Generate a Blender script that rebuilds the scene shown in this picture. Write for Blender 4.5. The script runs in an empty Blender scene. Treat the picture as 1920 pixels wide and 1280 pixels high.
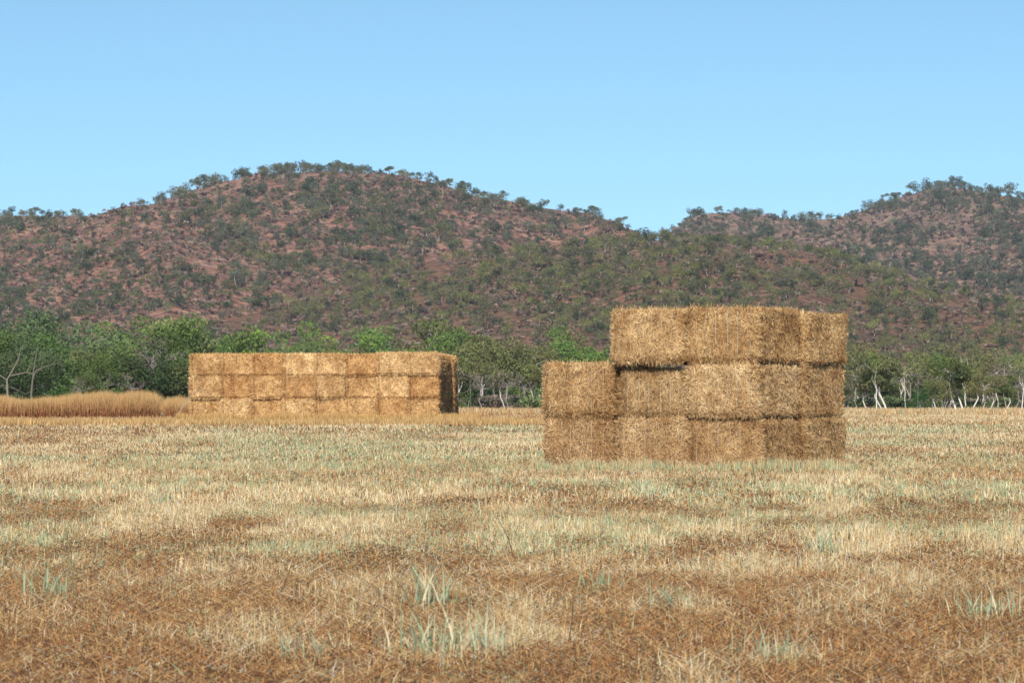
import bpy, math, random
import numpy as np
from mathutils import Vector

# ------------------------------------------------------------------ camera, sky, sun, exposure
F = 7000.0                     # focal length in photo pixels (1920 wide)
HY = 745.0                     # photo row of the level line
CAMZ = 1.17
SUN_AZ, SUN_EL = 5.5, 36.0    # sun behind the camera, a little to its left
scene = bpy.context.scene
C = scene.collection
cd = bpy.data.cameras.new("camera")
cd.sensor_width = 36.0
cd.lens = F / 1920 * 36
cd.clip_start, cd.clip_end = 0.5, 20000
cd.dof.use_dof = True
cd.dof.focus_distance = 52
cd.dof.aperture_fstop = 14
cam = bpy.data.objects.new("camera", cd)
C.objects.link(cam)
cam.location = (0, 0, CAMZ)
cam.rotation_euler = (math.radians(90) + math.atan((HY - 640) / F), 0, 0)
scene.camera = cam

w = bpy.data.worlds.new("World")
scene.world = w
w.use_nodes = True
nt = w.node_tree
bg = nt.nodes["Background"]
sky = nt.nodes.new("ShaderNodeTexSky")
sky.sky_type = 'NISHITA'
sky.sun_disc = False
sky.sun_elevation = math.radians(SUN_EL)
sky.sun_rotation = math.radians(180 + SUN_AZ)
sky.air_density = 1.3
sky.dust_density = 0.1
sky.ozone_density = 3.0
sky.altitude = 200
tc = nt.nodes.new("ShaderNodeTexCoord")
mp = nt.nodes.new("ShaderNodeMapping")
mp.inputs["Scale"].default_value = (1, 1, 1.9)
mp.inputs["Location"].default_value = (0, 0, 0.16)
nt.links.new(tc.outputs["Generated"], mp.inputs["Vector"])
nt.links.new(mp.outputs[0], sky.inputs["Vector"])
hs = nt.nodes.new("ShaderNodeHueSaturation")
hs.inputs["Hue"].default_value = 0.484
hs.inputs["Saturation"].default_value = 1.07
nt.links.new(sky.outputs[0], hs.inputs["Color"])
nt.links.new(hs.outputs[0], bg.inputs["Color"])
bg.inputs["Strength"].default_value = 0.15

sd = bpy.data.lights.new("sun", 'SUN')
sd.energy = 4.7
sd.angle = math.radians(0.5)
sd.color = (1.0, 0.93, 0.82)
sun = bpy.data.objects.new("sun", sd)
C.objects.link(sun)
a, e = math.radians(SUN_AZ), math.radians(SUN_EL)
SV = Vector((-math.sin(a) * math.cos(e), -math.cos(a) * math.cos(e), math.sin(e)))
sun.rotation_euler = (-SV).to_track_quat('-Z', 'Y').to_euler()
sun.location = SV * 50
vs = scene.view_settings
vs.view_transform = 'Standard'
vs.look = 'None'
vs.exposure = 0.28
vs.gamma = 1.0

# ------------------------------------------------------------------ helpers
rng = np.random.default_rng(7)
R = random.Random(11)

def lattice(seed):
    g = np.random.default_rng(seed).random((256, 256))
    return g
LAT = [lattice(s) for s in range(6)]

def vnoise(x, y, k=0):
    x = np.asarray(x, float); y = np.asarray(y, float)
    xi = np.floor(x).astype(int); yi = np.floor(y).astype(int)
    fx = x - xi; fy = y - yi
    fx = fx * fx * (3 - 2 * fx); fy = fy * fy * (3 - 2 * fy)
    L = LAT[k % 6]
    a = L[xi & 255, yi & 255]; b = L[(xi + 1) & 255, yi & 255]
    c = L[xi & 255, (yi + 1) & 255]; d = L[(xi + 1) & 255, (yi + 1) & 255]
    return (a * (1 - fx) + b * fx) * (1 - fy) + (c * (1 - fx) + d * fx) * fy

def fbm(x, y, k=0, o=4):
    s = 0; amp = 1; t = 0
    for i in range(o):
        s = s + amp * vnoise(x * 2 ** i + 17.3 * i, y * 2 ** i + 9.1 * i, k + i); t += amp; amp *= 0.5
    return s / t

def sstep(a, b, x):
    t = np.clip((np.asarray(x, float) - a) / (b - a), 0, 1)
    return t * t * (3 - 2 * t)

def tag(o, label=None, cat=None, group=None, kind=None):
    if label: o["label"] = label
    if cat: o["category"] = cat
    if group: o["group"] = group
    if kind: o["kind"] = kind
    return o

def link(o, parent=None):
    C.objects.link(o)
    if parent: o.parent = parent
    return o

def make_mesh(name, V, sizes, idx, mat, col=None, smooth=False):
    me = bpy.data.meshes.new(name)
    V = np.ascontiguousarray(V, dtype=np.float32)
    idx = np.ascontiguousarray(idx, dtype=np.int32).ravel()
    sizes = np.ascontiguousarray(sizes, dtype=np.int32)
    me.vertices.add(len(V)); me.vertices.foreach_set("co", V.ravel())
    me.loops.add(len(idx)); me.loops.foreach_set("vertex_index", idx)
    me.polygons.add(len(sizes))
    starts = np.concatenate([[0], np.cumsum(sizes)[:-1]]).astype(np.int32)
    me.polygons.foreach_set("loop_start", starts)
    me.polygons.foreach_set("loop_total", sizes)
    if smooth: me.polygons.foreach_set("use_smooth", np.ones(len(sizes), bool))
    me.update(calc_edges=True)
    if col is not None:
        ca = me.color_attributes.new("col", 'FLOAT_COLOR', 'POINT')
        c4 = np.ones((len(V), 4), np.float32); c4[:, :3] = col
        ca.data.foreach_set("color", c4.ravel())
    me.materials.append(mat)
    return me

def obj(name, me, parent=None):
    return link(bpy.data.objects.new(name, me), parent)

class Geo:
    """collects pieces of one mesh"""
    def __init__(s): s.V = []; s.S = []; s.I = []; s.Cc = []; s.n = 0
    def add(s, V, sizes, idx, col):
        V = np.asarray(V, float).reshape(-1, 3)
        s.V.append(V); s.S.append(np.asarray(sizes, int)); s.I.append(np.asarray(idx, int).ravel() + s.n)
        c = np.empty((len(V), 3)); c[:] = col; s.Cc.append(c); s.n += len(V)
    def arrays(s):
        return np.concatenate(s.V), np.concatenate(s.S), np.concatenate(s.I), np.concatenate(s.Cc)
    def build(s, name, mat, smooth=False):
        V, S, I, K = s.arrays()
        return make_mesh(name, V, S, I, mat, K, smooth)

# ---- materials
def new_mat(name):
    m = bpy.data.materials.new(name); m.use_nodes = True
    return m, m.node_tree, m.node_tree.nodes["Principled BSDF"]

def attr_mat(name, rough=0.8, randamt=0.0, objcol=False, patch=None, spec=0.2, transl=0.0):
    m, t, p = new_mat(name)
    at = t.nodes.new("ShaderNodeAttribute"); at.attribute_name = "col"
    out = at.outputs["Color"]
    def mul(a, b):
        x = t.nodes.new("ShaderNodeMix"); x.data_type = 'RGBA'; x.blend_type = 'MULTIPLY'
        x.inputs["Factor"].default_value = 1.0
        t.links.new(a, x.inputs[6]); t.links.new(b, x.inputs[7]); return x.outputs[2]
    if objcol or randamt:
        oi = t.nodes.new("ShaderNodeObjectInfo")
    if objcol: out = mul(out, oi.outputs["Color"])
    if randamt:
        h = t.nodes.new("ShaderNodeHueSaturation")
        mr = t.nodes.new("ShaderNodeMapRange")
        mr.inputs["To Min"].default_value = 1 - randamt; mr.inputs["To Max"].default_value = 1 + randamt
        t.links.new(oi.outputs["Random"], mr.inputs["Value"]); t.links.new(mr.outputs[0], h.inputs["Value"])
        mr2 = t.nodes.new("ShaderNodeMapRange"); mm = t.nodes.new("ShaderNodeMath"); mm.operation = 'FRACT'
        m3 = t.nodes.new("ShaderNodeMath"); m3.operation = 'MULTIPLY'; m3.inputs[1].default_value = 37.7
        t.links.new(oi.outputs["Random"], m3.inputs[0]); t.links.new(m3.outputs[0], mm.inputs[0])
        t.links.new(mm.outputs[0], mr2.inputs["Value"])
        mr2.inputs["To Min"].default_value = 0.48; mr2.inputs["To Max"].default_value = 0.515
        t.links.new(mr2.outputs[0], h.inputs["Hue"])
        t.links.new(out, h.inputs["Color"]); out = h.outputs[0]
    if patch:
        g = t.nodes.new("ShaderNodeNewGeometry")
        n = t.nodes.new("ShaderNodeTexNoise"); n.inputs["Scale"].default_value = patch[0]; n.inputs["Detail"].default_value = 4
        t.links.new(g.outputs["Position"], n.inputs["Vector"])
        cr = t.nodes.new("ShaderNodeValToRGB")
        cr.color_ramp.elements[0].position = 0.34; cr.color_ramp.elements[0].color = (*patch[1], 1)
        cr.color_ramp.elements[1].position = 0.68; cr.color_ramp.elements[1].color = (*patch[2], 1)
        t.links.new(n.outputs["Fac"], cr.inputs[0]); out = mul(out, cr.outputs[0])
    t.links.new(out, p.inputs["Base Color"])
    p.inputs["Roughness"].default_value = rough
    p.inputs["Specular IOR Level"].default_value = spec
    if transl:
        tr = t.nodes.new("ShaderNodeBsdfTranslucent"); mx = t.nodes.new("ShaderNodeMixShader")
        mx.inputs[0].default_value = transl
        t.links.new(out, tr.inputs["Color"]); t.links.new(p.outputs[0], mx.inputs[1]); t.links.new(tr.outputs[0], mx.inputs[2])
        t.links.new(mx.outputs[0], t.nodes["Material Output"].inputs["Surface"])
    return m

M_grass = attr_mat("dry grass", 0.75, transl=0.18)
M_straw = attr_mat("straw", 0.7, objcol=True, patch=(2.4, (0.74, 0.63, 0.52), (1.16, 1.17, 1.16)), spec=0.25)
M_leaf = attr_mat("leaves", 0.6, randamt=0.3, spec=0.15, transl=0.22)
M_scrub = attr_mat("scrub leaves", 0.65, spec=0.25, transl=0.2)
M_bark = attr_mat("bark", 0.85, randamt=0.1)
M_twine, _t, _p = new_mat("baling twine"); _p.inputs["Base Color"].default_value = (0.50, 0.41, 0.29, 1); _p.inputs["Roughness"].default_value = 0.6

def soil_mat(name, scale, stops, bump=0.0, fine=8.0):
    m, t, p = new_mat(name)
    g = t.nodes.new("ShaderNodeNewGeometry")
    n = t.nodes.new("ShaderNodeTexNoise"); n.inputs["Scale"].default_value = scale
    n.inputs["Detail"].default_value = 10; n.inputs["Roughness"].default_value = 0.68
    t.links.new(g.outputs["Position"], n.inputs["Vector"])
    cr = t.nodes.new("ShaderNodeValToRGB")
    el = cr.color_ramp.elements
    el[0].position, el[0].color = stops[0][0], (*stops[0][1], 1)
    el[1].position, el[1].color = stops[-1][0], (*stops[-1][1], 1)
    for q, c in stops[1:-1]:
        x = el.new(q); x.color = (*c, 1)
    t.links.new(n.outputs["Fac"], cr.inputs[0])
    n2 = t.nodes.new("ShaderNodeTexNoise"); n2.inputs["Scale"].default_value = scale * fine; n2.inputs["Detail"].default_value = 6
    t.links.new(g.outputs["Position"], n2.inputs["Vector"])
    cr2 = t.nodes.new("ShaderNodeValToRGB")
    cr2.color_ramp.elements[0].position = 0.3; cr2.color_ramp.elements[0].color = (0.40, 0.36, 0.38, 1)
    cr2.color_ramp.elements[1].position = 0.65; cr2.color_ramp.elements[1].color = (1.2, 1.15, 1.1, 1)
    t.links.new(n2.outputs["Fac"], cr2.inputs[0])
    mx = t.nodes.new("ShaderNodeMix"); mx.data_type = 'RGBA'; mx.blend_type = 'MULTIPLY'; mx.inputs["Factor"].default_value = 1
    t.links.new(cr.outputs[0], mx.inputs[6]); t.links.new(cr2.outputs[0], mx.inputs[7])
    t.links.new(mx.outputs[2], p.inputs["Base Color"])
    p.inputs["Roughness"].default_value = 0.95; p.inputs["Specular IOR Level"].default_value = 0.1
    if bump:
        b = t.nodes.new("ShaderNodeBump"); b.inputs["Distance"].default_value = bump; b.inputs["Strength"].default_value = 1
        t.links.new(n2.outputs["Fac"], b.inputs["Height"]); t.links.new(b.outputs[0], p.inputs["Normal"])
    return m

M_ground = soil_mat("stubble soil", 0.35, [(0.3, (0.10, 0.045, 0.02)), (0.5, (0.19, 0.095, 0.042)), (0.7, (0.30, 0.18, 0.085))], 0.03, 14)
M_hill_a = soil_mat("red hill soil", 0.06, [(0.30, (0.11, 0.075, 0.07)), (0.41, (0.19, 0.115, 0.092)), (0.50, (0.29, 0.148, 0.102)), (0.58, (0.37, 0.215, 0.155)), (0.66, (0.33, 0.23, 0.18)), (0.76, (0.17, 0.115, 0.10))], 1.2, 7)
M_hill_b = soil_mat("brown spur soil", 0.07, [(0.30, (0.09, 0.065, 0.045)), (0.42, (0.16, 0.10, 0.065)), (0.52, (0.235, 0.125, 0.08)), (0.62, (0.21, 0.145, 0.09)), (0.74, (0.12, 0.095, 0.06))], 1.2, 7)
M_hill_c = soil_mat("pale mauve hill soil", 0.05, [(0.30, (0.11, 0.08, 0.075)), (0.42, (0.20, 0.135, 0.105)), (0.52, (0.29, 0.18, 0.13)), (0.62, (0.36, 0.25, 0.18)), (0.74, (0.16, 0.12, 0.105))], 1.2, 7)

# ------------------------------------------------------------------ terrain
def ground_z(x, y):
    x = np.asarray(x, float); y = np.asarray(y, float)
    return 0.23 * sstep(75, 138, y) + 0.05 * (fbm(x / 7.0 + 31, y / 11.0 + 5, 1, 2) - 0.5) * sstep(8, 20, y)

def prof(pts):
    xs = [p[0] for p in pts]; ys = [p[1] for p in pts]
    return lambda px: np.interp(px, xs, ys)
PA = prof([(-1600, 600), (-800, 480), (-300, 425), (0, 404), (60, 406), (120, 408), (200, 402), (280, 388), (340, 364), (400, 344), (460, 333), (520, 326), (600, 321), (700, 326), (760, 330), (830, 346), (860, 358), (900, 368), (950, 378), (1000, 387), (1100, 404), (1150, 416), (1200, 440), (1240, 462), (1300, 490), (1400, 530), (1600, 600), (2200, 700), (3200, 745)])
PB = prof([(-1200, 735), (0, 680), (200, 650), (350, 612), (500, 570), (600, 533), (700, 512), (800, 492), (900, 482), (1000, 472), (1100, 464), (1200, 452), (1260, 449), (1320, 456), (1400, 462), (1500, 474), (1560, 486), (1640, 507), (1700, 528), (1780, 548), (1850, 563), (1920, 583), (2100, 625), (2600, 700), (3200, 745)])
PC = prof([(-600, 745), (700, 640), (1100, 520), (1200, 470), (1250, 441), (1275, 424), (1300, 404), (1340, 398), (1420, 402), (1500, 411), (1560, 411), (1600, 402), (1650, 383), (1700, 364), (1750, 353), (1800, 353), (1850, 363), (1920, 377), (2100, 410), (2500, 480), (3400, 700)])

def hill_fn(P, Y0, Yc, Yb, k, amp):
    def h(x, y):
        x = np.asarray(x, float); y = np.asarray(y, float)
        px = 960 + F * x / Yc
        H = CAMZ + (HY - P(px)) / F * Yc
        s = np.clip((y - Y0) / (Yc - Y0), 0, 1)
        t = np.clip((y - Yc) / (Yb - Yc), 0, 1)
        sh = 0.62 * s + 0.38 * np.sin(math.pi / 2 * s)
        back = 1 - t * t * (3 - 2 * t)
        gul = (1 - abs(2 * fbm(x / 55 + 3 * k, y / 260 + k, k, 2) - 1) - 0.72) * amp * np.sin(math.pi * s) * (t == 0)
        fine = (fbm(x / 13, y / 20, k + 2, 4) - 0.5) * 4.6 * np.sin(math.pi * np.clip(s, 0, 1)) 
        crest = (fbm(x / 12, y / 40 + 9, k + 1, 2) - 0.5) * 1.6 * s * back
        z = H * sh * back + (gul + fine) * np.clip(H / 40, 0, 1) + crest
        return np.where(s > 0, z, -3.0) + np.where(t >= 1, -3.0, 0)
    return h
HB = hill_fn(PB, 560, 1000, 1500, 1, 10)
HA = hill_fn(PA, 740, 1400, 2200, 2, 20)
HC = hill_fn(PC, 1050, 1800, 2600, 3, 22)
def hills_z(x, y):
    return np.maximum(np.maximum(HA(x, y), HB(x, y)), np.maximum(HC(x, y), ground_z(x, y)))

def grid_obj(name, xs, ys, zf, mat, kind="structure"):
    X, Y = np.meshgrid(xs, ys)
    Z = zf(X, Y)
    V = np.stack([X, Y, Z], -1).reshape(-1, 3)
    nx, ny = len(xs), len(ys)
    i = (np.arange(ny - 1)[:, None] * nx + np.arange(nx - 1)[None, :]).ravel()
    q = np.stack([i, i + 1, i + nx + 1, i + nx], -1)
    o = obj(name, make_mesh(name, V, np.full(len(q), 4), q, mat, None, True))
    o["kind"] = kind
    return o

ys = np.concatenate([np.arange(-20, 80, 0.5), np.arange(80, 300, 2), np.geomspace(300, 9000, 30)])
xs = np.concatenate([-np.geomspace(6000, 32, 20), np.arange(-30, 30.1, 0.75), np.geomspace(32, 6000, 20)])
grid_obj("ground", xs, ys, ground_z, M_ground)
o = grid_obj("hill_slope", np.arange(-420, 520, 4.0), np.arange(560, 1505, 5.0), HB, M_hill_b)
tag(o, "lower spur of scrubby red earth in the middle distance")
o = grid_obj("hill", np.arange(-520, 520, 4.5), np.arange(740, 2205, 7.0), HA, M_hill_a)
tag(o, "broad red earth hill dotted with trees across the left")
o = grid_obj("hill", np.arange(-400, 760, 5.5), np.arange(1050, 2605, 8.0), HC, M_hill_c)
tag(o, "farther wooded hill rising at the right")

# ------------------------------------------------------------------ hay bales
def rot2(v, c, s): return np.stack([v[..., 0] * c - v[..., 1] * s, v[..., 0] * s + v[..., 1] * c], -1)

TWX = [(k - 2.5) * 0.205 + [0, .012, -.01, .006, -.014, .008][k] for k in range(6)]
def bale_body(W, L, H, seed, nx=14, ny=22, nz=10, r=0.065):
    """rounded, lumpy block; origin at base centre, front end face at -y"""
    off = seed * 7.77
    hw, hl, hh = W / 2, L / 2, H / 2
    g = Geo()
    def face(u, v, f):
        U, Vv = np.meshgrid(u, v)
        P = f(U, Vv)
        inner = np.clip(P, [-(hw - r), -(hl - r), -(hh - r)], [hw - r, hl - r, hh - r])
        d = P - inner
        ln = np.linalg.norm(d, axis=-1, keepdims=True)
        nrm = d / np.maximum(ln, 1e-6)
        Q = inner + nrm * r
        a_ = fbm(Q[..., 0] * 3 + Q[..., 2] * 2.1 + off, Q[..., 1] * 3 + Q[..., 2] * 2.7 + off, seed % 4, 3) - 0.5
        b_ = fbm(Q[..., 0] * 9 + Q[..., 2] * 8 + off, Q[..., 1] * 9 + Q[..., 2] * 7 + off, (seed + 1) % 4, 2) - 0.5
        gr = 0
        if nx > 10:   # the baler's layers show as shallow creases: along the sides level, on the ends a few
            zz = Q[..., 2] / H + 0.02 * np.sin(Q[..., 1] * 7 + off) + 0.02 * np.sin(Q[..., 0] * 9 + off)
            fade = fbm(Q[..., 0] * 2.5 + Q[..., 1] * 2.5 + off, zz * 4 + off, 2, 2)
            for z_ in (-0.30, -0.08, 0.16, 0.33):
                gr = gr - 0.03 * np.exp(-((zz - z_ + 0.03 * math.sin(off + z_ * 40)) / 0.018) ** 2) * np.clip(fade * 3 - 1.1, 0, 1) * (np.abs(nrm[..., 0]) > .8)
            for tx in TWX:
                gr = gr - 0.014 * np.exp(-((Q[..., 0] - tx) / 0.012) ** 2) * (np.abs(nrm[..., 1]) > .8)
            fl = np.abs(((Q[..., 1] + off) / 0.13) % 1 - 0.5)
            gr = gr - 0.010 * np.clip(0.12 - fl, 0, 1) / 0.12 * (np.abs(nrm[..., 0]) > .8)
        Q = Q + nrm * (a_ * 0.08 + b_ * 0.035 - 0.01 + gr)[..., None]
        Q[..., 2] += hh
        n1, n2 = U.shape
        i = (np.arange(n1 - 1)[:, None] * n2 + np.arange(n2 - 1)[None, :]).ravel()
        q = np.stack([i, i + 1, i + n2 + 1, i + n2], -1)
        g.add(Q.reshape(-1, 3), np.full(len(q), 4), q, (0.10, 0.054, 0.026))
        return Q, nrm
    X = np.linspace(-hw, hw, nx * (5 if nx > 10 else 2)); Y = np.linspace(-hl, hl, ny * 2); Z = np.linspace(-hh, hh, nz * 2)
    F1 = face(X, Z, lambda U, V_: np.stack([U, np.full_like(U, -hl), V_], -1))
    F2 = face(Z, Y, lambda U, V_: np.stack([np.full_like(U, hw), V_, U], -1))
    F3 = face(Y, Z, lambda U, V_: np.stack([np.full_like(U, -hw), U, V_], -1))
    F4 = face(Y, X, lambda U, V_: np.stack([V_, U, np.full_like(U, hh)], -1))
    face(X, Y, lambda U, V_: np.stack([U, V_, np.full_like(U, -hh)], -1))
    face(Z, X, lambda U, V_: np.stack([V_, np.full_like(U, hl), U], -1))
    return g, [F1, F2, F3, F4]

STRAW = np.array([(0.60, 0.44, 0.25), (0.51, 0.345, 0.18), (0.72, 0.58, 0.37), (0.33, 0.195, 0.09), (0.115, 0.058, 0.028), (0.57, 0.38, 0.18)])
STRAW_P = np.array([0.24, 0.17, 0.17, 0.17, 0.17, 0.08])

def add_straws(g, fc, n, lmin, lmax, wd, poke, rs, vert=0.0, dark=0.0):
    Q, N = fc
    a_, b_ = Q.shape[:2]
    i = rs.random(n) * (a_ - 1.001); j = rs.random(n) * (b_ - 1.001)
    ii, jj = i.astype(int), j.astype(int); fi, fj = (i - ii)[:, None], (j - jj)[:, None]
    P = Q[ii, jj] * (1 - fi) * (1 - fj) + Q[ii + 1, jj] * fi * (1 - fj) + Q[ii, jj + 1] * (1 - fi) * fj + Q[ii + 1, jj + 1] * fi * fj
    Nn = N[ii, jj]
    t = rs.normal(size=(n, 3)); t[:, 2] *= 1 + vert * 2.0
    t -= (t * Nn).sum(1, keepdims=True) * Nn
    t /= np.linalg.norm(t, axis=1, keepdims=True) + 1e-9
    ang = np.abs(rs.normal(0, poke, n))[:, None]
    d = t * np.cos(ang) + Nn * np.sin(ang)
    ln = (lmin + (lmax - lmin) * rs.random(n) ** 1.6)[:, None]
    side = np.cross(d, Nn + rs.normal(0, 0.45, (n, 3)))
    side /= np.linalg.norm(side, axis=1, keepdims=True) + 1e-9
    wv = side * (wd * (0.5 + rs.random(n)))[:, None] / 2
    base = P + Nn * (0.002 + 0.012 * rs.random(n))[:, None] - d * ln * 0.35
    end = base + d * ln + Nn * 0.004
    V = np.stack([base - wv, base + wv, end + wv * 0.6, end - wv * 0.6], 1).reshape(-1, 3)
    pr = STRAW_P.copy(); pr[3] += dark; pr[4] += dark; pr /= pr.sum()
    c = STRAW[rs.choice(6, n, p=pr)] * (0.85 + 0.3 * rs.random((n, 1)))
    g.add(V, np.full(n, 4), np.arange(4 * n), np.repeat(c, 4, 0))

def bale_mesh(seed, near=True, W=1.25, L=2.4, H=0.862):
    rs = np.random.default_rng(100 + seed)
    if near:
        g, f = bale_body(W, L, H, seed)
        add_straws(g, f[0], 17500, 0.06, 0.24, 0.0058, 0.115, rs)
        add_straws(g, f[0], 120, 0.06, 0.16, 0.005, 0.8, rs)
        add_straws(g, f[1], 15500, 0.04, 0.15, 0.0068, 0.26, rs, vert=0.7)
        add_straws(g, f[2], 9000, 0.05, 0.18, 0.008, 0.22, rs)
        add_straws(g, f[3], 8000, 0.05, 0.16, 0.008, 0.17, rs)
    else:
        g, f = bale_body(W, L, H, seed, 8, 12, 6)
        add_straws(g, f[0], 9000, 0.08, 0.26, 0.010, 0.12, rs)
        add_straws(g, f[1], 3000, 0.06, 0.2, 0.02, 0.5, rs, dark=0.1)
        add_straws(g, f[2], 2600, 0.06, 0.2, 0.02, 0.35, rs)
        add_straws(g, f[3], 2400, 0.06, 0.18, 0.018, 0.5, rs)
    return g.build("hay_bale", M_straw)

def twine_mesh(x, W=1.25, L=2.4, H=0.862):
    g = Geo(); r = 0.0055
    hl = L / 2 + 0.014
    pts = []
    for k in range(9): pts.append((-hl + 0.004 * math.sin(k * 1.3 + x * 9), 0.05 + (H - 0.1) * k / 8))
    for k in range(13): pts.append((-hl + 0.06 + (2 * hl - 0.12) * k / 12, H + 0.004))
    for k in range(4): pts.append((hl, H - 0.05 - (H - 0.1) * k / 3))
    for k in range(4): pts.append((hl - 0.06 - (2 * hl - 0.12) * k / 3, -0.001))
    n = len(pts)
    V = []
    for i, (y, z) in enumerate(pts):
        y0, z0 = pts[i - 1]; y1, z1 = pts[(i + 1) % n]
        t = np.array([y1 - y0, z1 - z0]); t /= np.linalg.norm(t) + 1e-9
        nn = np.array([t[1], -t[0]])
        jx = x + 0.006 * math.sin(i * 2.1 + x * 5)
        for q in range(4):
            aa = q * math.pi / 2
            V.append((jx + r * math.cos(aa), y + nn[0] * r * math.sin(aa), z + nn[1] * r * math.sin(aa)))
    I = []
    for i in range(n):
        j = (i + 1) % n
        for q in range(4):
            I.append((i * 4 + q, i * 4 + (q + 1) % 4, j * 4 + (q + 1) % 4, j * 4 + q))
    g.add(V, np.full(len(I), 4), I, (0.6, 0.55, 0.45))
    return g.build("twine", M_twine)
TW = [twine_mesh((k - 2.5) * 0.205 + [0, .012, -.01, .006, -.014, .008][k], 1.292, 1.565) for k in range(6)]

near_meshes = [bale_mesh(k, True, 1.292, 1.565) for k in range(6)]
far_meshes = [bale_mesh(20 + k, False, 1.185, 2.68) for k in range(5)]

TINT = {True: 1.12, False: 1.04}
def place_bale(corner, th, col, dep, zb, mesh, label, group, tint, pitch, dx=0, dy=0, tilt=0, yaw=0, sz=1.0, twines=True, Lp=2.42):
    near_ = corner is NC
    """corner: nearest lower corner of the stack; col counts leftwards from it, dep backwards"""
    c, s = math.cos(th), math.sin(th)
    u = -(col + 0.5) * pitch + dx
    v = (dep + 0.5) * Lp + dy
    x = corner[0] + u * c + v * s
    y = corner[1] - u * s + v * c
    o = obj("hay_bale", mesh)
    o.location = (x, y, zb)
    o.rotation_euler = (tilt * 0.6, tilt, -th + yaw)
    o.scale = (1, 1, sz)
    o.color = (*[q * TINT[near_] for q in tint], 1)
    tag(o, label, "hay bale", group)
    if twines:
        for m in TW: obj("twine", m, o)
    return o

TN, TF = math.radians(31.0), math.radians(3.6)
NC = ((1425 - 960) / F * 60.9, 60.9)
FC = ((823 - 960) / F * 145, 145.0)
gz = float(ground_z(NC[0], NC[1] + 1)) - 0.02
G1, G2 = "large bales in the near stepped stack", "large bales in the long far stack"
HP = 0.872
# (col, dep, row, label, tint, dx, dy, tilt, scale z)
near = [
    (2, 0, 0, "brown weathered bale at the bottom left corner of the near stack", (0.88, 0.80, 0.72), -0.07, 0.02, 0.0, 1.0),
    (1, 0, 0, "golden bale in the middle of the bottom row of the near stack, front side", (1.0, 0.96, 0.9), 0.0, 0.01, 0.0, 0.955),
    (0, 0, 0, "brown patched bale at the bottom front corner of the near stack", (0.92, 0.84, 0.74), 0.0, 0.02, 0.0, 0.95),
    (0, 1, 0, "bottom bale at the rear right end of the near stack", (0.96, 0.92, 0.84), 0.02, 0.03, 0.0, 0.975),
    (2, 0, 1, "bale standing out uncovered at the left end of the near stack, second row", (0.97, 0.90, 0.79), -0.04, -0.04, 0.006, 1.01),
    (1, 0, 1, "bale in the middle of the second row under the deep black gap, near stack", (0.92, 0.88, 0.80), 0.02, 0.10, 0.018, 0.905),
    (0, 0, 1, "palest straw bale of the near stack, second row, front corner", (1.16, 1.16, 1.12), 0.0, -0.07, 0.0, 0.965),
    (0, 1, 1, "second row bale at the rear right end of the near stack", (1.0, 0.96, 0.88), 0.0, 0.0, 0.0, 0.985),
    (1, 0, 2, "top left bale of the near stack, overhanging the step", (1.05, 0.99, 0.88), -0.03, -0.10, -0.004, 1.0),
    (0, 0, 2, "top row bale at the front corner of the near stack", (1.0, 0.93, 0.80), 0.0, -0.06, 0.0, 1.02),
    (0, 1, 2, "top row bale at the rear right end of the near stack, slightly sunken", (1.1, 1.06, 0.96), 0.05, 0.0, 0.012, 0.965),
]
for i, (c_, d_, r_, lb, tn, dx, dy, ti, sz) in enumerate(near):
    place_bale(NC, TN, c_, d_, gz + HP * r_ + (0.02 if r_ == 2 else 0), near_meshes[(i * 5 + 1) % 6], lb, G1, tn, 1.362, dx, dy, ti, R.uniform(-0.008, 0.008), sz, d_ == 0, 1.61)

ordn = ["first", "second", "third", "fourth", "fifth", "sixth", "seventh", "eighth", "ninth", "tenth", "eleventh", "twelfth", "thirteenth", "fourteenth", "fifteenth", "sixteenth", "seventeenth", "eighteenth", "nineteenth"]
tens = {2: "twentieth twenty", 3: "thirtieth thirty", 4: "fortieth forty", 5: "fiftieth fifty", 6: "sixtieth sixty", 7: "seventieth seventy", 8: "eightieth eighty", 9: "ninetieth ninety"}
def ordinal(n):
    if n < 20: return ordn[n - 1]
    a_, b_ = divmod(n, 10)
    z, t_ = tens[a_].split()
    return z if b_ == 0 else t_ + "-" + ordn[b_ - 1]

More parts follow.
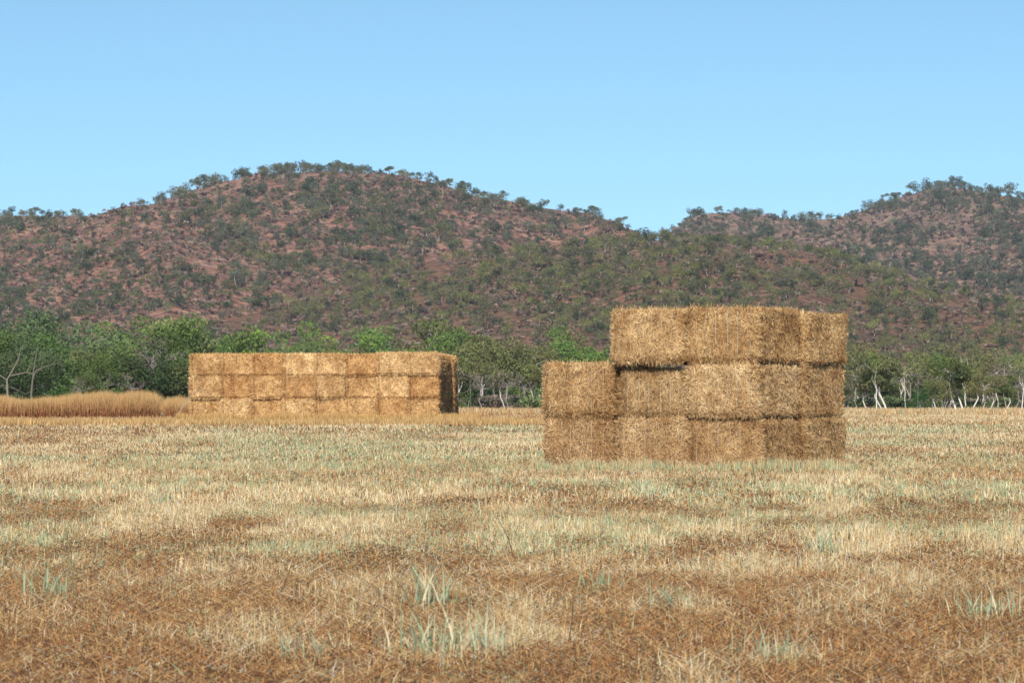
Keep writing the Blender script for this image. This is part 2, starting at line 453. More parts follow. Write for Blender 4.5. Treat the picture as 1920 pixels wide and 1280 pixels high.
rows = ["bottom", "middle", "top"]
tone = {"golden": (1.20, 1.07, 0.86), "pale": (1.36, 1.31, 1.16), "orange-brown": (1.08, 0.89, 0.66), "two-toned": (1.24, 1.15, 0.98)}
tonemap = [["golden", "pale", "golden", "pale", "golden", "golden", "orange-brown", "golden"],
           ["two-toned", "orange-brown", "golden", "orange-brown", "two-toned", "golden", "pale", "orange-brown"],
           ["golden", "golden", "orange-brown", "pale", "two-toned", "orange-brown", "pale", "two-toned"]]
gzf = 0.23
k = 0
for r_ in range(3):
    for c_ in range(8):
        tn = tonemap[r_][7 - c_]
        pos = ordinal(8 - c_)
        lb = f"{tn} bale, {pos} from the left in the {rows[r_]} row of the long far stack"
        tcol = tuple(np.array(tone[tn]) * R.uniform(0.95, 1.05))
        place_bale(FC, TF, c_, 0, gzf + 0.876 * r_ + (0.04 if r_ == 2 and c_ < 2 else 0), far_meshes[k % 5], lb, G2, tcol, 1.222,
                   R.uniform(-0.015, 0.015), R.uniform(-0.09, 0.06), R.uniform(-.006, .006), R.uniform(-0.006, 0.006), R.uniform(0.975, 1.0), False, 2.72)
        k += 2 if R.random() < .5 else 1
    for dd in (1, 2):
        place_bale(FC, TF, 0, dd, gzf + 0.876 * r_, far_meshes[(k + dd) % 5], f"shaded {['inner', 'rearmost'][dd - 1]} bale on the right end of the long far stack, {rows[r_]} row", G2,
               tone["golden"], 1.222, [0.0, 0.10][dd - 1] + R.uniform(-0.03, 0.03), 0.03, 0, R.uniform(-0.01, 0.01), R.uniform(0.975, 1.0), False, 2.72)

# ------------------------------------------------------------------ trees
def tube(g, pts, rad, col, sides=5):
    pts = np.asarray(pts, float); n = len(pts)
    V = []
    for i in range(n):
        t = pts[min(i + 1, n - 1)] - pts[max(i - 1, 0)]
        t /= np.linalg.norm(t) + 1e-9
        u = np.cross(t, (0.3, 0.9, 0.1)); u /= np.linalg.norm(u) + 1e-9
        v = np.cross(t, u)
        for q in range(sides):
            aa = 2 * math.pi * q / sides
            V.append(pts[i] + rad[i] * (u * math.cos(aa) + v * math.sin(aa)))
    I = []
    for i in range(n - 1):
        for q in range(sides):
            I.append((i * sides + q, i * sides + (q + 1) % sides, (i + 1) * sides + (q + 1) % sides, (i + 1) * sides + q))
    g.add(V, np.full(len(I), 4), I, col)

def leaf_cloud(g, centers, radii, n, size, col, rs, flat=0.6, colvar=0.25):
    k = len(centers)
    w_ = np.array([r ** 2 for r in radii]); w_ = w_ / w_.sum()
    ci = rs.choice(k, n, p=w_)
    d = rs.normal(size=(n, 3)); d /= np.linalg.norm(d, axis=1, keepdims=True)
    rr = np.clip(0.45 + 0.6 * rs.random(n) ** 0.7, 0, 1.1)
    rad = np.asarray(radii)[ci]
    P = np.asarray(centers)[ci] + d * (rr * rad)[:, None] * np.array([1, 1, flat])
    u = rs.normal(size=(n, 3)); u /= np.linalg.norm(u, axis=1, keepdims=True)
    v = np.cross(u, rs.normal(size=(n, 3))); v /= np.linalg.norm(v, axis=1, keepdims=True) + 1e-9
    s = (size * (0.6 + 0.8 * rs.random(n)))[:, None] * 0.5
    u = u * s * 1.35; v = v * s * 0.62
    V = np.stack([P - u, P + v, P + u, P - v], 1).reshape(-1, 3)
    cc = 1 + colvar * (rs.random((k, 1)) * 2 - 1)
    hue = (rs.random((k, 3)) - 0.5) * 0.14
    c = np.asarray(col)[None, :] * (cc[ci] + hue[ci]) * (0.8 + 0.4 * rs.random((n, 1)))
    g.add(V, np.full(n, 4), np.arange(4 * n), np.repeat(c, 4, 0))

def gen_tree(seed, kind, H, nleaf, leaf, col, bark, sides=5, thick=1.0):
    rs = np.random.default_rng(seed)
    T, K = Geo(), Geo()
    spec = {"gum": (0.27, 0.42, 0.20, 12, 0.7), "bushy": (0.08, 0.46, 0.19, 24, 0.75), "umbrella": (0.36, 0.42, 0.20, 11, 0.65),
            "slender": (0.35, 0.28, 0.15, 8, 0.8), "tall": (0.52, 0.36, 0.13, 9, 0.7), "bare": (0.3, 0.45, 0.12, 9, 0.6), "bush": (0.0, 0.55, 0.34, 8, 0.85)}[kind]
    cb, spread, cr, ncl, flat = spec
    bend = rs.normal(0, 0.05, 2) * H
    forks = 1 if kind in ("slender",) else rs.integers(2, 4)
    fork_h = H * (cb * 0.55 + 0.08)
    r0 = 0.024 * H * thick
    base = np.array([0, 0, -0.15])
    fk = np.array([bend[0], bend[1], fork_h])
    fk = fk + [rs.normal(0, .05) * H, rs.normal(0, .05) * H, 0]
    tube(T, [base, fk * 0.33 + [rs.normal(0, .022) * H, 0, 0], fk * 0.66 + [rs.normal(0, .022) * H, 0, 0], fk], [r0 * 1.25, r0 * 1.05, r0 * .95, r0 * 0.85], bark, sides)
    cents, rads = [], []
    for i in range(ncl):
        az = 2 * math.pi * (i + rs.random() * 0.8) / ncl * 2.4
        rr = spread * H * math.sqrt(rs.random()) * (1 if i else 0.1)
        if kind in ("bushy", "bush"): hz = H * (cb + 0.15 + (0.72 - cb) * rs.random()) * (1 - 0.35 * (rr / (spread * H)) ** 2) + rs.normal(0, 0.055) * H
        elif kind == "umbrella": hz = H * (0.84 - 0.22 * (rr / (spread * H)) ** 2 + rs.normal(0, 0.05))
        else: hz = H * (cb + 0.12 + (0.75 - cb) * (i + 0.5) / ncl + rs.normal(0, 0.04)) 
        if kind == "slender": rr *= 0.8
        cents.append(np.array([bend[0] + rr * math.cos(az), bend[1] + rr * math.sin(az), hz]))
        rads.append(cr * H * rs.uniform(0.42, 1.3))
    mains = []
    for f_ in range(forks):
        tgt = np.mean([c for j, c in enumerate(cents) if j % forks == f_], 0)
        p1 = fk + (tgt - fk) * 0.45 + rs.normal(0, 0.045, 3) * H
        tube(T, [fk, p1, tgt], [r0 * 0.8, r0 * 0.55, r0 * 0.3], bark, sides)
        mains.append((p1, tgt))
    for j, c in enumerate(cents):
        p1, tgt = mains[j % forks]
        st = p1 * 0.5 + tgt * 0.5
        mid = (st + c) / 2 + rs.normal(0, 0.04, 3) * H
        tube(T, [st, mid, c], [r0 * 0.38, r0 * 0.25, r0 * 0.1], bark, max(3, sides - 1))
        for _ in range(3 if kind == "bare" else 1):
            e_ = c + rs.normal(0, 0.10, 3) * H
            tube(T, [mid, (mid + e_) / 2 + rs.normal(0, .02, 3) * H, e_], [r0 * 0.2, r0 * 0.14, r0 * 0.05], bark, 3)
    if nleaf: leaf_cloud(K, cents, rads, nleaf, leaf, col, rs, flat)
    return T, K

# hill-size variants (about 4-6 m, seen from 700 m and more)
OL = (0.135, 0.14, 0.06); GG = (0.105, 0.12, 0.075); DG = (0.055, 0.072, 0.037); BG = (0.165, 0.25, 0.055); YG = (0.21, 0.215, 0.07); GB = (0.22, 0.18, 0.14)
PALE = (0.44, 0.38, 0.33); GREY = (0.30, 0.26, 0.23); DKB = (0.13, 0.10, 0.08)
HILLV = []
for i, (kd, col, bk, lk) in enumerate([
    ("umbrella", GG, GREY, "flat-topped grey-green"), ("umbrella", OL, GREY, "flat-topped olive"), ("gum", GG, PALE, "pale-trunked grey-green"),
    ("gum", OL, PALE, "pale-trunked olive"), ("bushy", DG, GREY, "dark bushy"), ("bushy", OL, GREY, "olive bushy"),
    ("gum", DG, GREY, "open-crowned dark"), ("bushy", GG, GREY, "grey-green bushy"), ("slender", GG, PALE, "slender grey-green"), ("gum", YG, PALE, "yellowish green")]):
    T, K = gen_tree(300 + i, kd, 5.0, 420 if kd != "slender" else 300, 0.36, col, bk, 4, 0.8)
    HILLV.append((T, K, lk, T.build("trunk", M_bark), K.build("crown", M_leaf)))
NEARV = []
for i, (kd, col, bk, n, lf, lk, th) in enumerate([
    ("bushy", BG, GREY, 5200, 0.17, "bright leafy", 1), ("bushy", (0.125, 0.185, 0.05), GREY, 5200, 0.17, "mid-green leafy", 1), ("gum", (0.11, 0.15, 0.06), DKB, 4600, 0.17, "dark green", 1),
    ("gum", (0.17, 0.175, 0.07), (0.64, 0.55, 0.50), 3600, 0.15, "white-trunked olive", 1.0), ("umbrella", (0.16, 0.165, 0.065), (0.56, 0.47, 0.42), 3800, 0.15, "spreading olive", 1),
    ("slender", (0.14, 0.175, 0.06), (0.66, 0.6, 0.55), 2400, 0.15, "slender white-trunked", 1.2), ("bushy", (0.10, 0.13, 0.045), GREY, 5200, 0.18, "dense olive", 1),
    ("gum", (0.19, 0.205, 0.07), (0.6, 0.55, 0.5), 3000, 0.15, "thin-crowned yellow-green", 1), ("bare", GB, (0.36, 0.32, 0.29), 500, 0.11, "nearly leafless grey", 0.8),
    ("bush", (0.035, 0.10, 0.02), GREY, 6500, 0.13, "round dark green", 1),
    ("tall", (0.16, 0.17, 0.07), (0.74, 0.69, 0.63), 1500, 0.14, "thin-crowned bone-white", 0.62),
    ("bare", GB, (0.50, 0.44, 0.39), 260, 0.11, "spindly pale-stemmed", 0.55)]):
    T, K = gen_tree(500 + i, kd, 5.5, n, lf, col, bk, 6, th * 0.5)
    NEARV.append((T, K, lk, T.build("trunk", M_bark), K.build("crown", M_leaf)))

trees = []   # dict: x,y,z,s,rot,near,v,zone,px
def add_tree(x, y, s, v, near, zone, z=None):
    z = float(hills_z(x, y)) if z is None else z
    trees.append(dict(x=x, y=y, z=z, s=s, v=v, near=near, zone=zone, px=960 + F * x / y, rot=R.uniform(0, 6.28), app=s * 5.2 / y * F * (1.45 if 'sky' in zone else 1)))

# terrain seen from the camera: first hit of a ray through photo pixel (px, py)
YS = np.arange(560, 1805, 4.0)
def hit(px, py):
    x = (px - 960) / F * YS
    z = hills_z(x, YS)
    zr = CAMZ + (HY - py) / F * YS
    m = np.nonzero(z >= zr)[0]
    if not len(m): return None
    i = m[0]
    if i == 0: return x[0], YS[0]
    d0 = zr[i - 1] - z[i - 1]; d1 = z[i] - zr[i]; f = d0 / max(d0 + d1, 1e-6)
    y = YS[i - 1] + f * 4.0
    return (px - 960) / F * y, y

PXC = np.arange(-60, 1990, 6)
def sky_row(px):
    r = 745
    for y0, P in ((1400, PA), (1000, PB), (1800, PC)): r = min(r, float(P(px)))
    return r
# skyline trees
def hill_variant(px, py):
    red = 0.5 < fbm(px / 160.0, py / 70.0, 3, 2)
    return R.choice([0, 1, 2, 3, 5, 7, 6, 0, 7]) if red else R.choice([0, 2, 4, 6, 7, 8, 3, 4])

def skyline(pts, P, Yc, H_, zone):
    for px, s, v in pts:
        y = Yc * R.uniform(0.975, 0.995)
        x_ = (px - 960) / F * y
        add_tree(x_, y, s, v, False, zone, float(hills_z(x_, y)) - 0.6 * s)
VA = [0, 1, 2, 3, 4, 5, 6, 7, 7, 5]
def crest_row(px, end, spans, P, Yc, zone, vs):
    out = []
    while px < end:
        gap, lo, hi = next(sp[1:] for sp in spans if px < sp[0])
        for _ in range(R.choice([1, 1, 2, 3])):
            out.append((px + R.uniform(-9, 9), 0.84 * R.uniform(lo, hi) * R.choice([0.6, 0.85, 1, 1]), R.choice(vs)))
        px += gap * R.choice([0.4, 0.7, 1.0, 1.3, 2.2])
    skyline(out, P, Yc, 0, zone)
crest_row(-40, 1215, [(360, 24, .7, 1.2), (700, 8, .8, 1.35), (850, 22, .5, 1.0), (930, 15, .8, 1.25), (9999, 30, .55, 1.1)], PA, 1400, "skyA", VA)
crest_row(1268, 1960, [(1420, 15, .7, 1.25), (1640, 22, .6, 1.2), (1800, 14, .8, 1.4), (9999, 20, .8, 1.4)], PC, 1800, "skyC", VA)
crest_row(470, 1960, [(1100, 17, .55, .95), (1560, 10, .6, 1.0), (9999, 13, .55, .95)], PB, 1000, "skyB", [5, 9, 4, 3, 5, 6, 9])
# slope trees, laid out by the ground they stand on
tries = 0; n_slope = 0
while n_slope < 4700 and tries < 30000:
    tries += 1
    px, py = R.uniform(-50, 1970), R.uniform(325, 700)
    h_ = hit(px, py)
    if h_ is None: continue
    x, y = h_
    on_b = y < 1005 and float(HB(x, y)) > float(HA(x, y))
    on_c = y > 1405 or float(HC(x, y)) > float(HA(x, y)) and not on_b
    d = float(fbm(px / 90 + 5, py / 38 + 2, 0, 3))
    keep = 0.30 + 1.25 * (d - 0.36) / 0.28
    if on_b: keep += 0.55 * math.exp(-((px - 1280) / 330) ** 2 - ((py - 510) / 80) ** 2) + 0.15
    if on_c: keep += 0.2
    if not on_b and not on_c: keep -= 0.14 + 0.25 * math.exp(-((px - 1030) / 170) ** 2)
    if py > 620: keep -= 0.25
    if on_b and px > 1450 and py > 530: keep -= 0.3
    if R.random() > max(0.1, keep): continue
    zone = "B" if on_b else ("C" if on_c else "A")
    spx = R.uniform(10, 25) * (1.15 if R.random() < 0.12 else 1)
    s = spx * y / F / 5.0 * R.choice([0.6, 0.8, 1.0, 1.0, 1.25])
    if on_b: v = R.choice([3, 5, 9, 4, 9, 6, 1, 5, 3, 5]) 
    elif on_c: v = R.choice([0, 2, 4, 6, 7, 8, 7, 6])
    else: v = R.choice([0, 1, 2, 7, 7, 4, 5, 6, 3])
    add_tree(x, y, s, v, False, zone); n_slope += 1

# the wood at the field's edge
def wood(pxa, pxb, n, ya, yb, hs, vs, zone):
    for i in range(n):
        px = pxa + (pxb - pxa) * (i + R.uniform(0.1, 0.9)) / n
        y = R.uniform(ya, yb)
        add_tree((px - 960) / F * y, y, R.uniform(*hs), R.choice(vs), True, zone)
wood(-70, 360, 14, 262, 285, (0.69, 1.29), [1, 1, 2, 6, 8, 1, 6], "L")
wood(-70, 360, 13, 300, 340, (0.77, 1.49), [1, 0, 1, 2, 7, 6], "L")
wood(-70, 380, 15, 360, 450, (0.91, 1.74), [0, 0, 1, 6], "L")
wood(350, 870, 12, 300, 345, (0.69, 1.29), [0, 1, 1, 6, 3], "M")
wood(350, 870, 17, 360, 450, (0.87, 1.74), [0, 0, 1, 6, 7], "M")
wood(850, 1020, 8, 262, 290, (0.57, 1.09), [3, 4, 8, 3], "G")
wood(850, 1150, 9, 310, 350, (0.73, 1.35), [6, 1, 3, 4], "G")
wood(850, 1160, 9, 370, 460, (0.91, 1.74), [1, 0, 6, 3], "G")
wood(1580, 1990, 26, 248, 275, (0.42, 0.89), [3, 5, 8, 7, 5, 10, 8, 5, 11, 11], "R")
wood(1580, 1990, 17, 290, 340, (0.48, 1.00), [4, 3, 6, 2, 5, 6], "R")
wood(1580, 1990, 16, 360, 460, (0.62, 1.32), [6, 2, 4, 3], "R")
for px, y, s, v, zn in [(45, 252, .85, 2, "L"), (172, 320, 1.1, 7, "L"), (238, 300, .9, 2, "L"), (352, 310, .98, 2, "L"), (395, 330, 1.1, 7, "M"), (560, 340, 1.1, 2, "M"), (905, 258, 0.5, 8, "G"), (955, 256, 0.55, 8, "G"), (985, 259, 0.5, 8, "G"), (690, 300, 1.12, 0, "M"), (1060, 300, 1.05, 1, "G"), (1725, 243, 0.27, 9, "R"), (1608, 250, .5, 8, "R"), (1770, 250, 0.5, 8, "R"),
                        (1627, 244, 0.60, 3, "R"), (1643, 242, 0.72, 10, "R"), (1656, 243, 0.66, 5, "R"), (1697, 243, 0.66, 10, "R"), (1793, 243, 0.72, 5, "R"), (1806, 244, 0.68, 5, "R"), (1840, 243, 0.5, 3, "R"), (1862, 244, 0.45, 10, "R"), (1884, 243, 0.42, 5, "R"), (1915, 242, 0.7, 10, "R"), (1755, 243, .4, 5, "R"), (1767, 243, .38, 3, "R"), (150, 258, 0.45, 8, "L"), (250, 258, .5, 8, "L")]:
    add_tree((px - 960) / F * y, y, s, v, True, zn)

trees.sort(key=lambda t: -t["app"])
NIND = 292
ind, rest = trees[:NIND], trees[NIND:]
place = {"L": "in the wood left of the long stack", "M": "behind the long stack", "G": "between the two stacks",
         "R": "right of the near stack", "skyA": "on the big red hill's skyline", "skyC": "on the right hill's skyline",
         "skyB": "along the middle spur's crest", "A": "on the big red hill's slope", "B": "on the middle spur's slope", "C": "on the right hill's slope"}
groups = {"L": "trees of the wood at the field edge", "M": "trees of the wood at the field edge", "G": "trees of the wood at the field edge", "R": "trees of the wood at the field edge",
          "skyA": "trees along the hill skylines", "skyC": "trees along the hill skylines", "skyB": "trees along the hill skylines",
          "A": "trees scattered over the hill slopes", "B": "trees scattered over the hill slopes", "C": "trees scattered over the hill slopes"}
cnt = {}
for t in sorted(ind, key=lambda t: t["px"]):
    V_ = (NEARV if t["near"] else HILLV)[t["v"]]
    key = (V_[2], t["zone"]); cnt[key] = cnt.get(key, 0) + 1; t["ord"] = cnt[key]
for t in ind:
    V_ = (NEARV if t["near"] else HILLV)[t["v"]]
    noun = "bush" if t["near"] and t["v"] == 9 else "tree"
    tot = cnt[(V_[2], t["zone"])]
    lb = (f"{ordinal(t['ord'])} {V_[2]} {noun} from the left, " if tot > 1 else f"the one {V_[2]} {noun} ") + place[t['zone']]
    nm = {"gum": "gum_tree"}.get("", "gum_tree") if noun == "tree" else "round_bush"
    r = link(bpy.data.objects.new(nm, None))
    r.location = (t["x"], t["y"], t["z"]); r.rotation_euler = (0, 0, t["rot"]); r.scale = (t["s"],) * 3
    tag(r, lb, noun, groups[t["zone"]])
    obj("trunk", V_[3], r); obj("crown", V_[4], r)

def merged(lst, key, name, mat, label):
    g = Geo()
    arr = {}
    for t in lst:
        V_ = (NEARV if t["near"] else HILLV)[t["v"]]
        kk = (t["near"], t["v"])
        if kk not in arr: arr[kk] = V_[key].arrays()
        V, S, I, K = arr[kk]
        c, s = math.cos(t["rot"]), math.sin(t["rot"])
        W = np.empty_like(V)
        W[:, 0] = (V[:, 0] * c - V[:, 1] * s) * t["s"] + t["x"]
        W[:, 1] = (V[:, 0] * s + V[:, 1] * c) * t["s"] + t["y"]
        W[:, 2] = V[:, 2] * t["s"] + t["z"]
        g.add(W, S, I, K * R.uniform(0.78, 1.22))
    return g
g = merged(rest, 1, "", None, "")
gt = merged(rest, 0, "", None, "")
o = obj("hillside_trees", g.build("hillside_trees", M_scrub))
tag(o, "scattered small gum trees covering the red hillsides, seen as a mass", "trees", kind="stuff")
V, S, I, K = gt.arrays()
o2 = obj("trunks", make_mesh("trunks", V, S, I, M_bark, K), o); o2["kind"] = "stuff"

# low scrub: dry shrubs on the slopes and undergrowth below the wood
def scrub(name, pts, nl, lf, cols, label):
    g = Geo(); rs = np.random.default_rng(5)
    protos = []
    for i, c in enumerate(cols):
        q = Geo(); leaf_cloud(q, [np.array([rs.normal(0, .3), rs.normal(0, .3), 0.25 + .3 * rs.random()]) for _ in range(3)], [0.5, 0.42, 0.35], nl, lf, c, rs, 0.75, 0.3)
        protos.append(q.arrays())
    for (x, y, z, s) in pts:
        V, S, I, K = protos[rs.integers(len(protos))]
        a_ = rs.random() * 6.28; c, s_ = math.cos(a_), math.sin(a_)
        W = np.empty_like(V); W[:, 0] = (V[:, 0] * c - V[:, 1] * s_) * s + x; W[:, 1] = (V[:, 0] * s_ + V[:, 1] * c) * s + y; W[:, 2] = V[:, 2] * s + z
        g.add(W, S, I, K * rs.uniform(0.75, 1.25))
    o = obj(name, g.build(name, M_scrub)); tag(o, label, "undergrowth", kind="stuff")
pts = []
while len(pts) < 21000:
    px, py = R.uniform(-50, 1970), R.uniform(325, 720)
    h_ = hit(px, py)
    if h_ is None: continue
    if float(fbm(px / 45, py / 20, 2, 2)) < 0.33: continue
    pts.append((h_[0], h_[1], float(hills_z(*h_)), R.uniform(0.5, 1.55) * h_[1] / 1200))
scrub("hillside_scrub", pts, 34, 0.36, [(0.15, 0.105, 0.09), (0.15, 0.14, 0.08), (0.21, 0.14, 0.115), (0.13, 0.135, 0.09), (0.09, 0.062, 0.062), (0.26, 0.20, 0.155), (0.12, 0.125, 0.075)],
      "low dry shrubs speckling the red hillsides")
pts = []
for _ in range(2000):
    y = R.uniform(252, 560); px = R.uniform(-80, 2000)
    if px < 350 and y < 262: continue
    x = (px - 960) / F * y
    pts.append((x, y, float(ground_z(x, y)), R.uniform(0.7, 1.5) * (0.85 if px > 1500 else 1)))
scrub("undergrowth", pts, 420, 0.17, [(0.22, 0.18, 0.14), (0.12, 0.15, 0.06), (0.14, 0.18, 0.07), (0.20, 0.16, 0.12), (0.16, 0.15, 0.09), (0.10, 0.12, 0.06)],
      "grey-brown and green undergrowth below the wood at the field edge")

# single dead trees and deadwood
def limb_tree(name, segs, x, y, label, cat, col):
    g = Geo(); z = float(ground_z(x, y)); k_ = y / F
    # segs: outline in metres across/up plus depth
    for pts_, rads_ in segs:
        tube(g, pts_, [q * 0.62 for q in rads_], col, 7)
    r = obj(name, g.build(name, M_bark, True)); r.location = (x, y, z)
    tag(r, label, cat); return r
yb = 246.0; xb = (14 - 960) / F * yb
limb_tree("dead_tree", [
    ([(0, 0, -.2), (0.02, 0, 0.9), (-.05, .1, 2.1)], [.16, .13, .10]), ([(-.05, .1, 2.1), (.35, 0, 2.75), (.75, -.1, 3.5), (.9, -.1, 4.3)], [.09, .075, .06, .03]),
    ([(.1, .05, 2.35), (.7, .3, 2.5), (1.2, .5, 2.6), (1.45, .5, 3.1)], [.07, .06, .05, .03]), ([(-.05, .1, 2.1), (-.5, 0, 2.4), (-.7, 0, 3.0)], [.06, .05, .02]),
    ([(1.2, .5, 2.6), (1.7, .6, 2.5), (2.1, .7, 2.8)], [.045, .035, .015])], xb, yb, "bare dead tree with pale forked limbs at the far left wood edge", "dead tree", (0.20, 0.18, 0.14))
xb = (60 - 960) / F * yb
limb_tree("dead_tree", [
    ([(0, 0, -.2), (-.05, 0, 1.1), (.05, 0, 2.2)], [.15, .12, .10]), ([(.05, 0, 2.2), (.3, 0, 2.75), (1.0, .1, 3.0), (1.9, .1, 3.3)], [.09, .075, .05, .02]),
    ([(.05, 0, 2.2), (.15, .2, 3.2), (.35, .2, 4.4)], [.08, .06, .03]), ([(.6, 0, 2.9), (.8, 0, 3.5)], [.035, .015])], xb, yb,
    "grey leaning tree with one long bare limb reaching right, far left wood", "dead tree", (0.16, 0.14, 0.115))
for (px, y, dpx, lb) in [(98, 240, 0, "fallen pale branch propped at the foot of the left wood"), (303, 181, 0, "small pile of pale broken wood in the gap of the tall grass bank")]:
    x = (px - 960) / F * y; rs = random.Random(px)
    sg = []
    for _ in range(7):
        a0 = (rs.uniform(-.5, .3), rs.uniform(-.2, .2), rs.uniform(0, .25)); a1 = (a0[0] + rs.uniform(.2, .7), a0[1] + rs.uniform(-.2, .2), a0[2] + rs.uniform(-.1, .75))
        m_ = tuple((a0[i] + a1[i]) / 2 + rs.uniform(-.06, .06) for i in range(3))
        sg.append(([a0, m_, a1], [.05, .04, .015]))
    sg.append(([(-.7, 0, -.05), (-.1, .05, .12), (.6, .1, .2), (1.0, .1, .55)], [.07, .06, .045, .02]))
    limb_tree("fallen_branch", sg, x, y, lb, "branch", (0.60, 0.54, 0.47))
for i, (px, ln, rd) in enumerate([(346, 1.6, .007), (341, 1.2, .006)]):
    y = 144.2; x = (px - 960) / F * y; g = Geo()
    tube(g, [(-.35 * ln, 0, -.1), (0, .1, .42 * ln), (.33 * ln, .2, .86 * ln)], [rd, rd, rd * .7], (.5, .45, .38), 6)
    r = obj("stick", g.build("stick", M_bark, True)); r.location = (x, y, float(ground_z(x, y)))
    tag(r, ["longer thin stick leaning on the left end of the long stack", "shorter thin stick left of the longer one, leaning by the long stack"][i], "stick", "sticks leaning by the long stack")

# ------------------------------------------------------------------ grass
def blades(P, h, lean, az, wd, c0, c1, facing):
    """curved ribbons: 5 vertices, a quad and a tip triangle each"""
    n = len(P)
    d = np.stack([np.cos(az), np.sin(az), np.zeros(n)], 1)
    up = np.array([0, 0, 1.0])
    sn, cs = np.sin(lean)[:, None], np.cos(lean)[:, None]
    mid = P + (d * sn * 0.4 + up * (1 - 0.3 * (1 - cs)) * 0.55 * np.maximum(cs, .25)) * h[:, None]
    tip = P + (d * sn + up * cs) * h[:, None]
    s = np.stack([np.cos(facing), np.sin(facing), np.zeros(n)], 1) * (wd / 2)[:, None]
    V = np.stack([P - s, P + s, mid + s * .8, mid - s * .8, tip], 1).reshape(-1, 3)
    b = np.arange(n)[:, None] * 5
    I = np.concatenate([b + 0, b + 1, b + 2, b + 3, b + 3, b + 2, b + 4], 1)
    S = np.tile([4, 3], n)
    cm = c0 * .5 + c1 * .5
    K = np.stack([c0, c0, cm, cm, c1], 1).reshape(-1, 3)
    return V, S, I, K

PAL = {"pale": (0.78, 0.67, 0.42), "straw": (0.60, 0.43, 0.205), "gold": (0.58, 0.345, 0.135), "brown": (0.42, 0.185, 0.068), "dark": (0.085, 0.036, 0.018), "teal": (0.29, 0.38, 0.215), "grey": (0.60, 0.54, 0.42)}
names = list(PAL); PC_ = np.array([PAL[k] for k in names])

def field_weights(x, y):
    ly = np.log(np.maximum(y, 1))
    # brown, thatched ground close by; pale stubble further out; orange at the far side
    u1 = fbm(x / (0.5 + 0.035 * y) + 4, ly * 5.5, 0, 4) - 0.5
    u2 = fbm(x / (0.2 + 0.012 * y) + 50, ly * 15 + 3, 1, 3) - 0.5
    u3 = fbm(x / (0.8 + 0.05 * y) + 9, ly * 8 + 8, 2, 3) - 0.5
    yy = y * np.exp(0.9 * u1 + 0.6 * u2)
    br = 1.08 - 0.86 * sstep(18, 31, yy) + 0.40 * np.exp(-((yy - 52) / 7.0) ** 2) * (0.55 + 0.45 * sstep(-3, 3, x)) + (0.75 - 0.55 * sstep(4, 14, x)) * sstep(118, 138, y) + 0.22 * np.exp(-((y - 30) / 8.0) ** 2) * (x < 0) + 0.35 * np.exp(-((y - 62) / 12.0) ** 2) * sstep(5.5, 8, x)
    br = br + 0.35 * (1 - sstep(15.5, 19, y))
    br = np.clip(br - 0.02 + (1.6 - 0.5 * sstep(24, 45, y)) * u1 + (3.0 - 1.6 * sstep(24, 45, y)) * u2, 0, 1.3)
    tl = np.clip(-0.05 + 0.16 * sstep(22, 32, y) + 3.4 * u3 + 2.2 * u2 + 0.6 * np.exp(-((yy - 70) / 24.0) ** 2) - 0.7 * (y > 130), 0, 1)
    W = np.stack([1.18 - 0.98 * br, 0.75 - 0.25 * br, 0.40 + 0.55 * br, 0.16 + 1.0 * br, 0.13 + 0.62 * br, 0.04 + 1.25 * tl * (1.15 - 0.75 * np.clip(br, 0, 1)), 0.16 + 0 * br], 1)
    W = np.clip(W, 0.01, None)
    return W / W.sum(1, keepdims=True), br, tl

def pick(W, rs):
    cum = np.cumsum(W, 1); r = rs.random((len(W), 1))
    return np.minimum((r > cum).sum(1), W.shape[1] - 1)

def strew(g, n, ya, yb, hmin, hmax, wd0, flatfrac, rs, margin=1.25, clump=0):
    # even over the ground: density ~ area of the wedge widened to the sides
    y = np.sqrt(ya ** 2 + (yb ** 2 - ya ** 2) * rs.random(n))
    x = (rs.random(n) * 2 - 1) * (0.1372 * margin * y + 1.0)
    if clump:
        m = n // clump
        x = np.repeat(x[:m], clump) + rs.normal(0, 0.035 + 0.0006 * ya, m * clump); y = np.repeat(y[:m], clump) + rs.normal(0, 0.04 + .0006 * ya, m * clump)
        n = m * clump
    W, br, tl = field_weights(x, y)
    ix = pick(W, rs)
    if clump: # the blades of a tuft share a colour mostly
        lead = np.repeat(ix[::clump], clump); ix = np.where(rs.random(n) < .6, lead, ix)
    h = hmin + (hmax - hmin) * rs.random(n) ** 1.7
    h *= 1.0 - 0.35 * np.clip(br, 0, 1) * (y < 60)
    lean = np.abs(rs.normal(0.45, 0.5, n))
    fl = rs.random(n) < flatfrac * (0.35 + 1.0 * np.clip(br, 0, 1))
    lean = np.where(fl, rs.uniform(1.1, 1.5, n), lean); h = np.where(fl, h * rs.uniform(.7, 1.3, n), h)
    az = rs.random(n) * 6.283
    wd = 0.9 * wd0 * (0.6 + 0.8 * rs.random(n)) * np.where(ix == 5, 1.5, 1)
    P = np.stack([x, y, ground_z(x, y) - 0.01 + np.where(fl, rs.random(n) * 0.06, 0)], 1)
    c = PC_[ix] * (0.8 + 0.4 * rs.random((n, 1)))
    c1 = np.where((ix == 5)[:, None], c * np.array([1.15, 1.05, 1.0]), c)
    g.add(*blades(P, h, lean, az, wd, c, c1, rs.normal(0, .8, n)))

